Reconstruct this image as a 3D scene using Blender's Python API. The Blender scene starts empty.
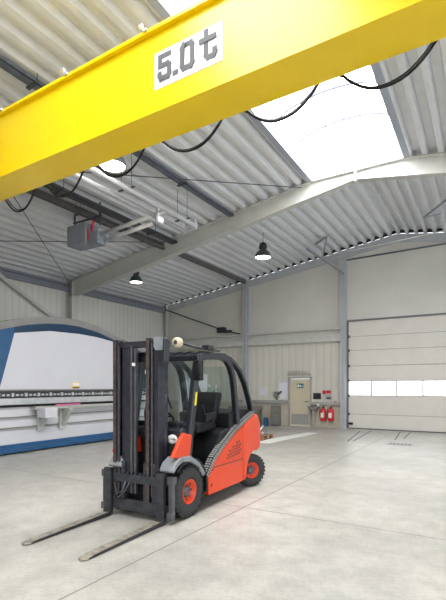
import bpy, bmesh, math, random
from mathutils import Vector, Matrix
random.seed(4)
C = bpy.context.scene.collection
sc = bpy.context.scene
# ---------------------------------------------------------------- camera
cam = bpy.data.objects.new('camera', bpy.data.cameras.new('camera')); C.objects.link(cam)
cam.data.sensor_fit = 'VERTICAL'; cam.data.sensor_height = 36; cam.data.sensor_width = 36
cam.data.lens = 436/600*36
cam.data.shift_y = 86/600
cam.data.clip_start = .05
cam.location = (0, 0, 1.65)
cam.rotation_euler = (math.pi/2, 0, math.atan(263/436))
sc.camera = cam
# ---------------------------------------------------------------- world and exposure
w = bpy.data.worlds.new('overcast_sky'); sc.world = w; w.use_nodes = True
w.node_tree.nodes['Background'].inputs[0].default_value = (.88, .94, 1, 1)
w.node_tree.nodes['Background'].inputs[1].default_value = 1.45
sc.view_settings.view_transform = 'Standard'; sc.view_settings.look = 'None'
sc.view_settings.gamma = 1; sc.view_settings.use_curve_mapping = False
sc.view_settings.exposure = 0.86
SKYLIGHT = 8.5
PANE = 3.6

# ---------------------------------------------------------------- materials
def nm(name):
    m = bpy.data.materials.new(name); m.use_nodes = True
    return m, m.node_tree, m.node_tree.nodes['Principled BSDF']
def mat(name, col, rough=.5, metal=0, var=.0, scale=8, emit=0, ecol=None, bump=0, spec=.5, var2=None):
    m, nt, b = nm(name)
    b.inputs['Base Color'].default_value = (*col, 1)
    b.inputs['Roughness'].default_value = rough; b.inputs['Metallic'].default_value = metal
    b.inputs['Specular IOR Level'].default_value = spec
    if emit:
        b.inputs['Emission Color'].default_value = (*(ecol or col), 1); b.inputs['Emission Strength'].default_value = emit
    if var or bump:
        tc = nt.nodes.new('ShaderNodeTexCoord'); n = nt.nodes.new('ShaderNodeTexNoise')
        n.inputs['Scale'].default_value = scale; n.inputs['Detail'].default_value = 6
        nt.links.new(tc.outputs['Object'], n.inputs['Vector'])
        if var:
            r = nt.nodes.new('ShaderNodeValToRGB')
            c2 = var2 or tuple(max(0, c*(1-var)) for c in col)
            r.color_ramp.elements[0].color = (*c2, 1); r.color_ramp.elements[0].position = .35
            r.color_ramp.elements[1].color = (*col, 1); r.color_ramp.elements[1].position = .62
            nt.links.new(n.outputs['Fac'], r.inputs['Fac']); nt.links.new(r.outputs['Color'], b.inputs['Base Color'])
        if bump:
            bp = nt.nodes.new('ShaderNodeBump'); bp.inputs['Strength'].default_value = bump; bp.inputs['Distance'].default_value = .02
            nt.links.new(n.outputs['Fac'], bp.inputs['Height']); nt.links.new(bp.outputs['Normal'], b.inputs['Normal'])
    return m
def glass(name, tint=(.9, .95, .95), alpha=.25):
    m = bpy.data.materials.new(name); m.use_nodes = True; nt = m.node_tree; nt.nodes.clear()
    o = nt.nodes.new('ShaderNodeOutputMaterial'); mx = nt.nodes.new('ShaderNodeMixShader')
    t = nt.nodes.new('ShaderNodeBsdfTransparent'); g = nt.nodes.new('ShaderNodeBsdfGlossy')
    t.inputs[0].default_value = (*tint, 1); g.inputs['Roughness'].default_value = .03; g.inputs['Color'].default_value = (.9, .9, .9, 1)
    mx.inputs[0].default_value = alpha
    nt.links.new(t.outputs[0], mx.inputs[1]); nt.links.new(g.outputs[0], mx.inputs[2]); nt.links.new(mx.outputs[0], o.inputs[0])
    return m
def emis(name, col, s):
    m = bpy.data.materials.new(name); m.use_nodes = True; nt = m.node_tree; nt.nodes.clear()
    o = nt.nodes.new('ShaderNodeOutputMaterial'); e = nt.nodes.new('ShaderNodeEmission')
    e.inputs[0].default_value = (*col, 1); e.inputs[1].default_value = s
    nt.links.new(e.outputs[0], o.inputs[0]); return m

def ribbed(name, col, axis, pitch, dark=.86, rough=.45, bump=.35):
    """fine painted ribs repeated along one axis"""
    m, nt, b = nm(name); b.inputs['Roughness'].default_value = rough
    tc = nt.nodes.new('ShaderNodeTexCoord'); sp = nt.nodes.new('ShaderNodeSeparateXYZ')
    nt.links.new(tc.outputs['Object'], sp.inputs[0])
    def mth(op, a, v=None):
        n = nt.nodes.new('ShaderNodeMath'); n.operation = op
        nt.links.new(a, n.inputs[0])
        if v is not None: n.inputs[1].default_value = v
        return n.outputs[0]
    d = mth('DIVIDE', sp.outputs[axis], pitch); fr = mth('FRACT', d); s = mth('SUBTRACT', fr, .5); a = mth('ABSOLUTE', s)
    r = nt.nodes.new('ShaderNodeValToRGB'); r.color_ramp.elements[0].position = .06; r.color_ramp.elements[1].position = .16
    r.color_ramp.elements[0].color = (*[c*dark for c in col], 1); r.color_ramp.elements[1].color = (*col, 1)
    nt.links.new(a, r.inputs['Fac'])
    n = nt.nodes.new('ShaderNodeTexNoise'); n.inputs['Scale'].default_value = .8; n.inputs['Detail'].default_value = 5
    nt.links.new(tc.outputs['Object'], n.inputs['Vector'])
    mx = nt.nodes.new('ShaderNodeMixRGB'); mx.blend_type = 'MULTIPLY'; mx.inputs[0].default_value = .25
    nt.links.new(r.outputs[0], mx.inputs[1]); nt.links.new(n.outputs['Fac'], mx.inputs[2])
    nt.links.new(mx.outputs[0], b.inputs['Base Color'])
    bp = nt.nodes.new('ShaderNodeBump'); bp.inputs['Strength'].default_value = bump; bp.inputs['Distance'].default_value = .03
    nt.links.new(a, bp.inputs['Height']); nt.links.new(bp.outputs['Normal'], b.inputs['Normal'])
    return m

def floor_material():
    m, nt, b = nm('concrete_floor')
    L = nt.links.new
    tc = nt.nodes.new('ShaderNodeTexCoord')
    def noise(scale, detail=8, rough=.6):
        n = nt.nodes.new('ShaderNodeTexNoise'); n.inputs['Scale'].default_value = scale
        n.inputs['Detail'].default_value = detail; n.inputs['Roughness'].default_value = rough
        L(tc.outputs['Object'], n.inputs['Vector']); return n
    n1 = noise(.45); n2 = noise(3.2, 10, .7); n3 = noise(26, 4, .7)
    r1 = nt.nodes.new('ShaderNodeValToRGB')
    r1.color_ramp.elements[0].position = .32; r1.color_ramp.elements[0].color = (.37, .365, .335, 1)
    r1.color_ramp.elements[1].position = .68; r1.color_ramp.elements[1].color = (.56, .54, .49, 1)
    L(n1.outputs['Fac'], r1.inputs['Fac'])
    r2 = nt.nodes.new('ShaderNodeValToRGB')
    r2.color_ramp.elements[0].position = .30; r2.color_ramp.elements[0].color = (.62, .61, .60, 1)
    r2.color_ramp.elements[1].position = .62; r2.color_ramp.elements[1].color = (1, 1, 1, 1)
    L(n2.outputs['Fac'], r2.inputs['Fac'])
    mx = nt.nodes.new('ShaderNodeMixRGB'); mx.blend_type = 'MULTIPLY'; mx.inputs[0].default_value = .8
    L(r1.outputs[0], mx.inputs[1]); L(r2.outputs[0], mx.inputs[2])
    r3 = nt.nodes.new('ShaderNodeValToRGB')
    r3.color_ramp.elements[0].position = .25; r3.color_ramp.elements[0].color = (.7, .69, .66, 1)
    r3.color_ramp.elements[1].position = .5; r3.color_ramp.elements[1].color = (1, 1, 1, 1)
    L(n3.outputs['Fac'], r3.inputs['Fac'])
    mx2 = nt.nodes.new('ShaderNodeMixRGB'); mx2.blend_type = 'MULTIPLY'; mx2.inputs[0].default_value = .75
    L(mx.outputs[0], mx2.inputs[1]); L(r3.outputs[0], mx2.inputs[2])
    # saw-cut joints, slightly ragged
    sp = nt.nodes.new('ShaderNodeSeparateXYZ'); L(tc.outputs['Object'], sp.inputs[0])
    def mth(op, a, v):
        n = nt.nodes.new('ShaderNodeMath'); n.operation = op; L(a, n.inputs[0])
        if isinstance(v, (int, float)): n.inputs[1].default_value = v
        else: L(v, n.inputs[1])
        return n.outputs[0]
    wob = mth('MULTIPLY', mth('SUBTRACT', noise(5, 6, .8).outputs['Fac'], .5), .05)
    def joint(out, off, per, wd):
        a = mth('ADD', mth('ADD', out, wob), -off)
        a = mth('DIVIDE', a, per); a = mth('ADD', a, .5); a = mth('FRACT', a, 0); a = mth('SUBTRACT', a, .5)
        a = mth('ABSOLUTE', a, 0); a = mth('MULTIPLY', a, per)
        return mth('LESS_THAN', a, wd)
    j = mth('MAXIMUM', joint(sp.outputs[0], -2.82, 5.4, .012), joint(sp.outputs[1], 5.23, 5.85, .010))
    mx3 = nt.nodes.new('ShaderNodeMixRGB'); L(mth('MULTIPLY', j, .8), mx3.inputs[0])
    L(mx2.outputs[0], mx3.inputs[1]); mx3.inputs[2].default_value = (.16, .15, .14, 1)
    L(mx3.outputs[0], b.inputs['Base Color'])
    rr = nt.nodes.new('ShaderNodeMapRange'); rr.inputs['To Min'].default_value = .27; rr.inputs['To Max'].default_value = .5
    L(n2.outputs['Fac'], rr.inputs['Value']); L(rr.outputs[0], b.inputs['Roughness'])
    bp = nt.nodes.new('ShaderNodeBump'); bp.inputs['Strength'].default_value = .12; bp.inputs['Distance'].default_value = .01
    L(n3.outputs['Fac'], bp.inputs['Height']); L(bp.outputs['Normal'], b.inputs['Normal'])
    return m

M = dict(
    floor=floor_material(),
    deck=mat('galvanised_roof_deck', (.70, .715, .735), .40, 0, .06, 3),
    kerb=mat('kerb_blue_grey', (.34, .37, .44), .6),
    doorframe=mat('door_frame_grey', (.16, .16, .17), .5),
    rim=mat('machine_rim', (.25, .24, .23), .5, 0, .08, 3),
    gcol=mat('gable_column_grey', (.52, .54, .57), .45, 0, .1, 3),
    steel=mat('grey_painted_steel', (.60, .60, .57), .45, 0, .08, 3),
    roofing=mat('dark_roofing', (.12, .12, .12), .9),
    wall_l=ribbed('cladding_left', (.82, .81, .76), 1, .25, .90, bump=.2),
    wall_g=ribbed('cladding_gable', (.78, .765, .72), 0, .105, .94, bump=.15),
    wall_g2=ribbed('cladding_gable_lower', (.80, .775, .70), 0, .30, .90),
    plinth=mat('plinth_concrete', (.60, .55, .46), .8, 0, .15, 2),
    girt=mat('girt_paint', (.62, .62, .59), .5, 0, .1, 4),
    yellow=mat('crane_yellow', (.93, .64, .0), .28, 0, .05, 1.2),
    sign=mat('sign_white', (.85, .85, .85), .4),
    grey_ink=mat('sign_ink', (.085, .085, .095), .6),
    dark=mat('dark_steel', (.07, .075, .085), .45, 0, .3, 9),
    tray=mat('slate_tray', (.13, .15, .19), .5, 0, .25, 6),
    brown=mat('dark_purlin', (.13, .12, .12), .6, 0, .25, 6),
    eave=mat('eave_slate', (.27, .29, .34), .5, 0, .15, 3),
    mast=mat('mast_steel', (.036, .037, .052), .38, .3, .4, 14, bump=.1),
    rust=mat('worn_rail', (.13, .085, .075), .45, .4, .5, 20, var2=(.05, .045, .055)),
    carriage=mat('carriage_steel', (.055, .058, .072), .42, .3, .45, 16, bump=.15),
    fork=mat('fork_side', (.03, .03, .032), .5, .2, .3, 10),
    forktop=mat('fork_top_wear', (.40, .37, .31), .4, .3, .4, 14, var2=(.22, .19, .16)),
    orange=mat('forklift_orange', (.80, .060, .008), .32, 0, .05, 3),
    frame=mat('guard_charcoal', (.018, .020, .028), .3, 0, .15, 7),
    plastic=mat('black_plastic', (.011, .011, .014), .5, 0, .3, 12, spec=.3),
    greyplastic=mat('fender_grey', (.24, .26, .28), .45, 0, .25, 8),
    tread=mat('step_tread', (.50, .51, .50), .4, .4, .3, 30),
    rubber=mat('tyre_rubber', (.028, .028, .03), .65, 0, .3, 18, bump=.3),
    hub=mat('hub_grey', (.12, .12, .14), .4, .5, .2, 10),
    blue=mat('machine_blue', (.014, .085, .21), .35, 0, .1, 2),
    bluedark=mat('machine_blue_deep', (.005, .034, .082), .35, 0, .1, 2),
    mwhite=mat('machine_white', (.62, .62, .66), .4, 0, .04, 1),
    mgrey=mat('machine_grey', (.42, .41, .39), .5, 0, .08, 3),
    alu=mat('aluminium', (.55, .56, .57), .35, .6, .15, 6),
    silver=mat('silver_tube', (.80, .80, .82), .3, .55, .1, 6),
    boxgrey=mat('heater_grey', (.24, .27, .32), .45, 0, .12, 5),
    red=mat('extinguisher_red', (.75, .02, .035), .3),
    white=mat('white_paint', (.82, .82, .80), .5),
    door=mat('door_cream', (.68, .60, .45), .5, 0, .08, 2),
    panel=mat('sectional_panel', (.76, .73, .68), .45, 0, .05, 2),
    seal=mat('black_seal', (.035, .035, .04), .6),
    green=mat('sign_green', (.01, .14, .12), .5),
    black=mat('board_black', (.025, .025, .03), .4),
    wood=mat('pallet_wood', (.30, .17, .09), .75, 0, .35, 12),
    bench=mat('bench_grey', (.24, .23, .21), .6, 0, .2, 8),
    cream=mat('lamp_cream', (.72, .62, .44), .4, 0, .2, 20),
    label_y=mat('label_yellow', (.85, .60, .18), .5),
    pink=mat('pink_film', (.70, .12, .30), .5),
    lampgreen=mat('reflector_green', (.05, .07, .065), .35),
    paper=mat('paper_sheet', (.80, .80, .88), .6),
    pale_strip=mat('pale_floor_strip', (.86, .87, .84), .5, 0, .2, 6),
    skid=mat('rubber_skid', (.20, .20, .20), .7),
    yel=mat('sticker_yellow', (.9, .75, .0), .4),
    glass=glass('cab_glass', (.86, .92, .91), .05),
    skylight=emis('skylight_daylight', (1, 1, 1), SKYLIGHT),
    pane=emis('door_window_daylight', (.97, .98, 1), PANE),
    bulb=emis('lamp_glow', (1, .98, .86), 9),
    bracket=mat('bracket_pale', (.50, .53, .50), .4),
    gas=mat('bottle_grey_green', (.27, .34, .32), .4),
)
# ---------------------------------------------------------------- mesh helpers
def B(): return bmesh.new()
def box(bm, x0, x1, y0, y1, z0, z1, mi=0, M4=None):
    vs = [bm.verts.new((x, y, z)) for x in (x0, x1) for y in (y0, y1) for z in (z0, z1)]
    if M4 is not None:
        for v in vs: v.co = M4 @ v.co
    for f in ((0, 1, 3, 2), (4, 6, 7, 5), (0, 4, 5, 1), (2, 3, 7, 6), (0, 2, 6, 4), (1, 5, 7, 3)):
        bm.faces.new([vs[i] for i in f]).material_index = mi
    return vs
def bar(bm, p, q, wd, ht, mi=0, up=(0, 0, 1)):
    p = Vector(p); q = Vector(q); d = q-p; L = d.length; d.normalize(); u = Vector(up)
    s = d.cross(u)
    if s.length < 1e-4: s = d.cross(Vector((1, 0, 0)))
    s.normalize(); u = s.cross(d)
    mt = Matrix((s, d, u)).transposed().to_4x4(); mt.translation = p
    box(bm, -wd/2, wd/2, 0, L, -ht/2, ht/2, mi, mt)
def tube(bm, pts, r, n=10, mi=0, cap=True):
    pts = [Vector(p) for p in pts]; rings = []; prev = None
    rs = r if isinstance(r, (list, tuple)) else [r]*len(pts)
    for i, p in enumerate(pts):
        t = (pts[min(i+1, len(pts)-1)]-pts[max(i-1, 0)]).normalized()
        if prev is None:
            a = t.cross(Vector((0, 0, 1)))
            if a.length < 1e-3: a = t.cross(Vector((1, 0, 0)))
        else: a = prev - t*prev.dot(t)
        a.normalize(); prev = a; b = t.cross(a)
        rings.append([bm.verts.new(p+(a*math.cos(2*math.pi*k/n)+b*math.sin(2*math.pi*k/n))*rs[i]) for k in range(n)])
    for A, Bq in zip(rings, rings[1:]):
        for k in range(n):
            f = bm.faces.new((A[k], A[(k+1) % n], Bq[(k+1) % n], Bq[k])); f.smooth = True; f.material_index = mi
    if cap:
        bm.faces.new(rings[0][::-1]).material_index = mi; bm.faces.new(rings[-1]).material_index = mi
def sweep(bm, pts, wd, ht, mi=0, side=(1, 0, 0)):
    """rectangular section swept along pts; wd is measured along the fixed side direction"""
    pts = [Vector(p) for p in pts]; s = Vector(side); rings = []
    for i, p in enumerate(pts):
        t = (pts[min(i+1, len(pts)-1)]-pts[max(i-1, 0)]).normalized(); n = s.cross(t).normalized()
        rings.append([bm.verts.new(p+s*a*wd/2+n*b*ht/2) for a, b in ((-1, -1), (1, -1), (1, 1), (-1, 1))])
    for A, Q in zip(rings, rings[1:]):
        for k in range(4): bm.faces.new((A[k], A[(k+1) % 4], Q[(k+1) % 4], Q[k])).material_index = mi
    bm.faces.new(rings[0][::-1]).material_index = mi; bm.faces.new(rings[-1]).material_index = mi
def lathe(bm, prof, c, axis='z', n=24, mi=0, smooth=True, close=False):
    c = Vector(c); rings = []
    for r, h in prof:
        ring = []
        for k in range(n):
            a = 2*math.pi*k/n; u, v = r*math.cos(a), r*math.sin(a)
            ring.append(bm.verts.new(c+Vector({'z': (u, v, h), 'x': (h, u, v), 'y': (v, h, u)}[axis])))
        rings.append(ring)
    pairs = list(zip(rings, rings[1:]))
    if close: pairs.append((rings[-1], rings[0]))
    for A, Q in pairs:
        for k in range(n):
            f = bm.faces.new((A[k], A[(k+1) % n], Q[(k+1) % n], Q[k])); f.smooth = smooth; f.material_index = mi
    if not close:
        for ring, rv in ((rings[0], 1), (rings[-1], 0)):
            bm.faces.new(ring[::-1] if rv else ring).material_index = mi
def prism(bm, poly, axis, a0, a1, mi=0):
    """poly in the plane across the axis: 'x' -> (y,z), 'y' -> (x,z), 'z' -> (x,y)"""
    def P(p, a): return {'x': (a, p[0], p[1]), 'y': (p[0], a, p[1]), 'z': (p[0], p[1], a)}[axis]
    A = [bm.verts.new(P(p, a0)) for p in poly]; Q = [bm.verts.new(P(p, a1)) for p in poly]; n = len(poly)
    for k in range(n): bm.faces.new((A[k], A[(k+1) % n], Q[(k+1) % n], Q[k])).material_index = mi
    bm.faces.new(A[::-1]).material_index = mi; bm.faces.new(Q).material_index = mi
def obj(name, bm, m, parent=None, bevel=0, seg=2, solid=0):
    bmesh.ops.recalc_face_normals(bm, faces=bm.faces)
    me = bpy.data.meshes.new(name)
    if parent is not None:
        o0 = origin(parent)
        for v in bm.verts: v.co -= o0
    bm.to_mesh(me); bm.free()
    for k in (m if isinstance(m, list) else [m]): me.materials.append(M[k])
    o = bpy.data.objects.new(name, me); C.objects.link(o)
    if parent is not None: o.parent = parent
    if solid:
        s = o.modifiers.new('thickness', 'SOLIDIFY'); s.thickness = solid; s.offset = 0
    if bevel:
        b = o.modifiers.new('bevel', 'BEVEL'); b.width = bevel; b.segments = seg; b.limit_method = 'ANGLE'; b.angle_limit = math.radians(35)
        for p in me.polygons: p.use_smooth = True
        wn = o.modifiers.new('wn', 'WEIGHTED_NORMAL'); wn.keep_sharp = True
    return o
def origin(o):
    v = Vector()
    while o is not None: v = v+o.location; o = o.parent
    return v
def tag(o, label, cat, group=None):
    o['label'] = label; o['category'] = cat
    if group: o['group'] = group
    return o
def thing(name, loc, label, cat, group=None):
    o = bpy.data.objects.new(name, None); C.objects.link(o); o.location = loc; o.empty_display_size = .1
    return tag(o, label, cat, group)
def struct(name, bm, m, parent=None, **k):
    o = obj(name, bm, m, parent, **k)
    if parent is None: o['kind'] = 'structure'
    return o

# ---------------------------------------------------------------- the hall
XL, XR, XC = -13.6, 8.0, -2.8
Y0, YG = -7.0, 17.0
def rl(x): return 5.60+.153*(x-XL) if x < XC else 5.60+.153*(XR-x)

bm = B(); box(bm, XL-.3, XR+.3, Y0-.3, YG+.3, -.2, 0); struct('floor', bm, 'floor')
bm = B(); box(bm, XL-.16, XL, Y0, YG+.15, 0, 5.72); struct('wall_left', bm, 'wall_l')

bm = B()
for a, b in ((XL, XC), (XC, XR)): prism(bm, [(a, 0), (b, 0), (b, rl(b)), (a, rl(a))], 'y', Y0-.15, Y0)
struct('wall_front_added', bm, 'wall_g')  # unseen end wall behind the camera, added to balance the light in the hall
# gable wall: outline follows the roof, with openings for both doors
bm = B()
def gable(bm, x0, x1, z0, ztop=None, mi=0):
    xs = [x0]+([XC] if x0 < XC < x1 else [])+[x1]
    for a, b in zip(xs, xs[1:]):
        if ztop is None: poly = [(a, z0), (b, z0), (b, rl(b)-.02), (a, rl(a)-.02)]
        else: poly = [(a, z0), (b, z0), (b, ztop), (a, ztop)]
        prism(bm, poly, 'y', YG, YG+.15, mi)
D1 = (-7.0, -6.12, 1.95)     # personnel door
D2 = (-4.62, -.30, 4.17)     # sectional door
gable(bm, XL, -4.72, 3.45, None, 0)
gable(bm, -4.72, XR, D2[2], None, 0)
gable(bm, D2[1], XR, 0, D2[2], 0)
gable(bm, XL, D1[0], .95, 3.45, 1); gable(bm, D1[0], D1[1], D1[2], 3.45, 1); gable(bm, D1[1], D2[0], .95, 3.45, 1)
gable(bm, XL, D1[0], 0, .95, 2); gable(bm, D1[1], D2[0], 0, .95, 2)
gable(bm, -4.72, D2[0], 3.45, D2[2], 0)
struct('wall_back', bm, ['wall_g', 'wall_g2', 'plinth'])

# roof deck, one corrugated sheet per slope, ribs running from gable to gable
PITCH, RIB = .335, .12
def deck(bm, x0, x1):
    n = max(1, round((x1-x0)/PITCH)); p = (x1-x0)/n; prof = []
    for k in range(n):
        a = x0+k*p
        for dx, dz in ((0, 0), (.32*p, 0), (.42*p, RIB), (.90*p, RIB)):
            prof.append((a+dx, rl(a+dx)+dz))
    prof.append((x1, rl(x1)))
    ys = [Y0, 5.3, 11.15, YG+.15]
    rows = [[bm.verts.new((x, y, z)) for x, z in prof] for y in ys]
    for A, Q in zip(rows, rows[1:]):
        for k in range(len(prof)-1): bm.faces.new((A[k], A[k+1], Q[k+1], Q[k]))
SK0, SK1 = -4.0, -1.6
bm = B(); deck(bm, XL-.1, SK0); deck(bm, SK1, XR+.1)
SKE = 11.05          # the skylight stops at the rafter
# last bay: closed between the slopes
rows = []
for x0, x1 in ((SK0, XC), (XC, SK1)):
    n = 4; p = (x1-x0)/n; prof = []
    for k in range(n):
        a = x0+k*p
        for dx, dz in ((0, 0), (.32*p, 0), (.42*p, RIB), (.90*p, RIB)): prof.append((a+dx, rl(a+dx)+dz))
    prof.append((x1, rl(x1)))
    A = [bm.verts.new((x, SKE, z)) for x, z in prof]; Q = [bm.verts.new((x, YG+.15, z)) for x, z in prof]
    for k in range(len(prof)-1): bm.faces.new((A[k], A[k+1], Q[k+1], Q[k]))
struct('ceiling', bm, 'deck')
bm = B()
for a, b in ((XL-.3, SK0-.05), (SK1+.05, XR+.3)):
    prism(bm, [(a, rl(a)+.16), (b, rl(b)+.16), (b, rl(b)+.30), (a, rl(a)+.30)], 'y', Y0, YG+.3)
prism(bm, [(SK0-.05, rl(SK0)+.16), (XC, rl(XC)+.16), (SK1+.05, rl(SK1)+.16), (SK1+.05, rl(SK1)+.3), (XC, rl(XC)+.3), (SK0-.05, rl(SK0)+.3)], 'y', SKE+.02, YG+.3)
struct('trim_1', bm, 'roofing')
bm = B()   # dark closure behind the deck corrugation at the gable
for a, b in ((XL, XC), (XC, XR)):
    prism(bm, [(a, rl(a)-.0), (b, rl(b)-.0), (b, rl(b)+.15), (a, rl(a)+.15)], 'y', YG-.02, YG+.0)
struct('trim_2', bm, 'seal')

# ridge skylight: kerb, glazing, arched bars
wn = B(); zk = rl(SK0)
for x in (SK0, SK1): box(wn, x-.07, x+.07, Y0, SKE, zk-.02, zk+.36, 1)
box(wn, SK0, SK1, SKE-.03, SKE+.03, zk-.02, zk+.75)
sk = struct('window_1', wn, ['white', 'kerb'])
def arc(y, r=1.2, rise=.42, n=14): return [Vector((XC-r*math.cos(math.pi*k/n), y, zk+.30+rise*math.sin(math.pi*k/n))) for k in range(n+1)]
bm = B()
A = [bm.verts.new(p) for p in arc(Y0)]; Q = [bm.verts.new(p) for p in arc(SKE)]
for k in range(len(A)-1): bm.faces.new((A[k], A[k+1], Q[k+1], Q[k]))
obj('glazing', bm, 'skylight', sk, solid=.01)
for k in range(15):
    bm = B(); tube(bm, [p-Vector((0, 0, .05)) for p in arc(SKE-1.15-1.15*k)], .05, 6); obj('glazing_bar', bm, 'kerb', sk)

# ---------------------------------------------------------------- steel frame
def rafter(y, label, s=1, dpt=(.62, .42)):
    """haunched I-section from eave to ridge to eave"""
    t = thing('roof_rafter', (XC, y, rl(XC)-.4), label, 'roof beam', 'steel roof rafters')
    for side, nme in ((-1, 'left'), (1, 'right')):
        e = XL+.15 if side < 0 else XR-.15
        top = lambda x: rl(x)-.01
        dd = lambda x: dpt[1]+(dpt[0]-dpt[1])*abs(x-XC)/10.8
        wb = B()
        prism(wb, [(e, top(e)), (XC, top(XC)), (XC, top(XC)-dd(XC)), (e, top(e)-dd(e))], 'y', y-.012, y+.012)
        obj('web', wb, 'steel', t)
        fb = B()
        prism(fb, [(e, top(e)-dd(e)), (XC, top(XC)-dd(XC)), (XC, top(XC)-dd(XC)+.025), (e, top(e)-dd(e)+.025)], 'y', y-.11, y+.11)
        obj('lower_flange', fb, 'steel', t)
        fb = B()
        prism(fb, [(e, top(e)-.025), (XC, top(XC)-.025), (XC, top(XC)), (e, top(e))], 'y', y-.11, y+.11)
        obj('upper_flange', fb, 'steel', t)
    pb = B(); box(pb, XC-.025, XC+.025, y-.12, y+.12, rl(XC)-dpt[1]-.06, rl(XC)-.03)
    for z in (.12, .22, .32):
        for sy in (-.08, .08):
            tube(pb, [(XC-.05, y+sy, rl(XC)-z), (XC+.05, y+sy, rl(XC)-z)], .016, 6)
    obj('splice_plate', pb, 'steel', t)
    return t
rafter(11.15, 'pale grey steel rafter spanning the hall beyond the yellow crane, ending the skylight')
rafter(5.3, 'grey steel rafter mostly hidden directly behind the yellow crane girder')
rafter(-.55, 'grey steel rafter overhead beside the viewer')

def column(x, y, z1, wd, dp, label, axis='x'):
    bm = B()
    if axis == 'x':     # web along x
        box(bm, x-wd/2, x+wd/2, y-.01, y+.01, 0, z1)
        for s in (-1, 1): box(bm, x+s*wd/2-.012, x+s*wd/2+.012, y-dp/2, y+dp/2, 0, z1)
    else:
        box(bm, x-.01, x+.01, y-dp/2, y+dp/2, 0, z1)
        for s in (-1, 1): box(bm, x-wd/2, x+wd/2, y+s*(dp/2-.012)-.012, y+s*(dp/2-.012)+.012, 0, z1)
    box(bm, x-wd/2-.05, x+wd/2+.05, y-dp/2-.05, y+dp/2+.05, 0, .03)
    return tag(obj('steel_column', bm, 'gcol' if axis == 'y' else 'steel'), label, 'column', 'steel columns')
column(XL+.19, 11.15, 5.58, .32, .24, 'grey steel column against the left wall behind the blue and white press')
column(XL+.19, 5.3, 5.58, .32, .24, 'grey steel column against the left wall nearest the viewer')
column(XL+.13, 16.87, 5.60, .22, .22, 'grey steel column in the far left corner of the hall')
column(-9.02, 16.88, 6.24, .2, .22, 'slim grey column on the back wall left of the cream door', 'y')
column(-4.72, 16.88, 6.52, .2, .22, 'slim grey column on the back wall between extinguishers and sectional door', 'y')

# gable rafter, eave beams, girts
bm = B()
for a, b in ((XL, XC), (XC, XR)):
    prism(bm, [(a, rl(a)-.10), (b, rl(b)-.10), (b, rl(b)-.04), (a, rl(a)-.04)], 'y', 16.92, 16.99)
    prism(bm, [(a, rl(a)-.34), (b, rl(b)-.34), (b, rl(b)-.10), (a, rl(a)-.10)], 'y', 16.93, 16.99)
struct('trim_3', bm, 'gcol')
bm = B(); prism(bm, [(XL+.02, 5.22), (XL+.16, 5.22), (XL+.16, 5.30), (XL+.05, 5.30), (XL+.05, 5.44), (XL+.16, 5.44), (XL+.16, 5.52), (XL+.02, 5.52)], 'y', Y0, YG-.25); struct('trim_4', bm, 'eave')
bm = B()
for a, b in ((XL+.25, -9.13), (-8.91, -4.83)):
    box(bm, a, b, 16.82, 16.99, 3.40, 3.62)
    box(bm, a, b, 16.78, 16.99, 3.86, 3.92)
struct('trim_5', bm, 'girt')
bm = B()
for x0, x1, z in ((-9.6, -7.05, .93), (-6.05, -4.85, .90)):
    box(bm, x0, x1, 16.90, 16.99, z, z+.12)
struct('trim_6', bm, 'mgrey')
bm = B(); bar(bm, (-13.45, 8.0, 5.40), (-13.45, 10.95, 3.82), .09, .12)
tag(obj('diagonal_brace', bm, 'girt'), 'pale diagonal steel brace on left wall above the press', 'brace')
bm = B(); box(bm, -9.08, -8.96, Y0, 16.9, 6.12, 6.26)
tag(obj('purlin', bm, 'brown'), 'dark brown purlin under the roof, running on to the back wall', 'roof beam')

# thin rods of the roof bracing
def rod(p, q, label, r=.012):
    bm = B(); tube(bm, [p, q], r, 6); return tag(obj('bracing_rod', bm, 'dark'), label, 'rod', 'roof bracing rods')
rod((-13.35, 11.0, 5.50), (-8.9, 5.5, 6.18), 'thin dark rod sloping down to head of column behind the press')
rod((-13.3, 5.5, 5.52), (-8.6, 11.0, 6.22), 'thin dark rod crossing the lower roof near the heater box')
rod((-8.6, 5.5, 6.25), (-4.2, 11.0, 6.92), 'thin dark rod passing above silver heater tubes towards the skylight')
rod((-1.4, 5.5, 6.85), (3.6, 11.0, 6.1), 'thin dark rod below the roof right of the skylight')
bm = B(); tube(bm, [(-5.6, 16.7, 6.72), (-1.0, 16.7, 6.98)], .016, 6)
tag(obj('bracing_rod', bm, 'white'), 'thin pale rod under the roof in front of the back gable', 'rod', 'roof bracing rods')
bm = B(); tube(bm, [(-4.6, 16.85, 6.50), (.5, 16.85, 6.60)], .03, 8)
tag(obj('conduit', bm, 'tray'), 'dark conduit crossing the wall above the sectional door', 'pipe')
def knee(pts, label):
    bm = B()
    for p, q in zip(pts, pts[1:]): bar(bm, p, q, .05, .05)
    return tag(obj('knee_brace', bm, 'eave'), label, 'brace', 'knee braces')
knee([(-4.66, 16.72, 5.95), (-5.75, 15.6, 6.79)], 'slate grey strut rising from the column left of the sectional door')
knee([(-5.30, 15.3, 6.80), (-4.75, 14.9, 6.87), (-5.1, 15.6, 6.55)], 'small bent slate strut under the roof near ridge')
knee([(-1.2, 14.9, 6.93), (-1.55, 14.0, 6.6), (-.9, 13.7, 6.9)], 'small slate strut under the roof at right edge of picture')
# corner stay with a small fixture at its end
t = thing('corner_stay', (-13.3, 16.6, 5.35), 'dark tubular stay from far left corner carrying a small black camera', 'brace')
bm = B(); tube(bm, [(-13.35, 16.7, 5.36), (-10.0, 16.72, 4.12), (-9.2, 16.72, 3.92)], .03, 8); obj('tube', bm, 'dark', t)
bm = B(); box(bm, -10.3, -9.9, 16.5, 16.72, 4.02, 4.26); box(bm, -9.85, -9.6, 16.55, 16.7, 4.0, 4.12); obj('camera_housing', bm, 'black', t, bevel=.02)

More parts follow.
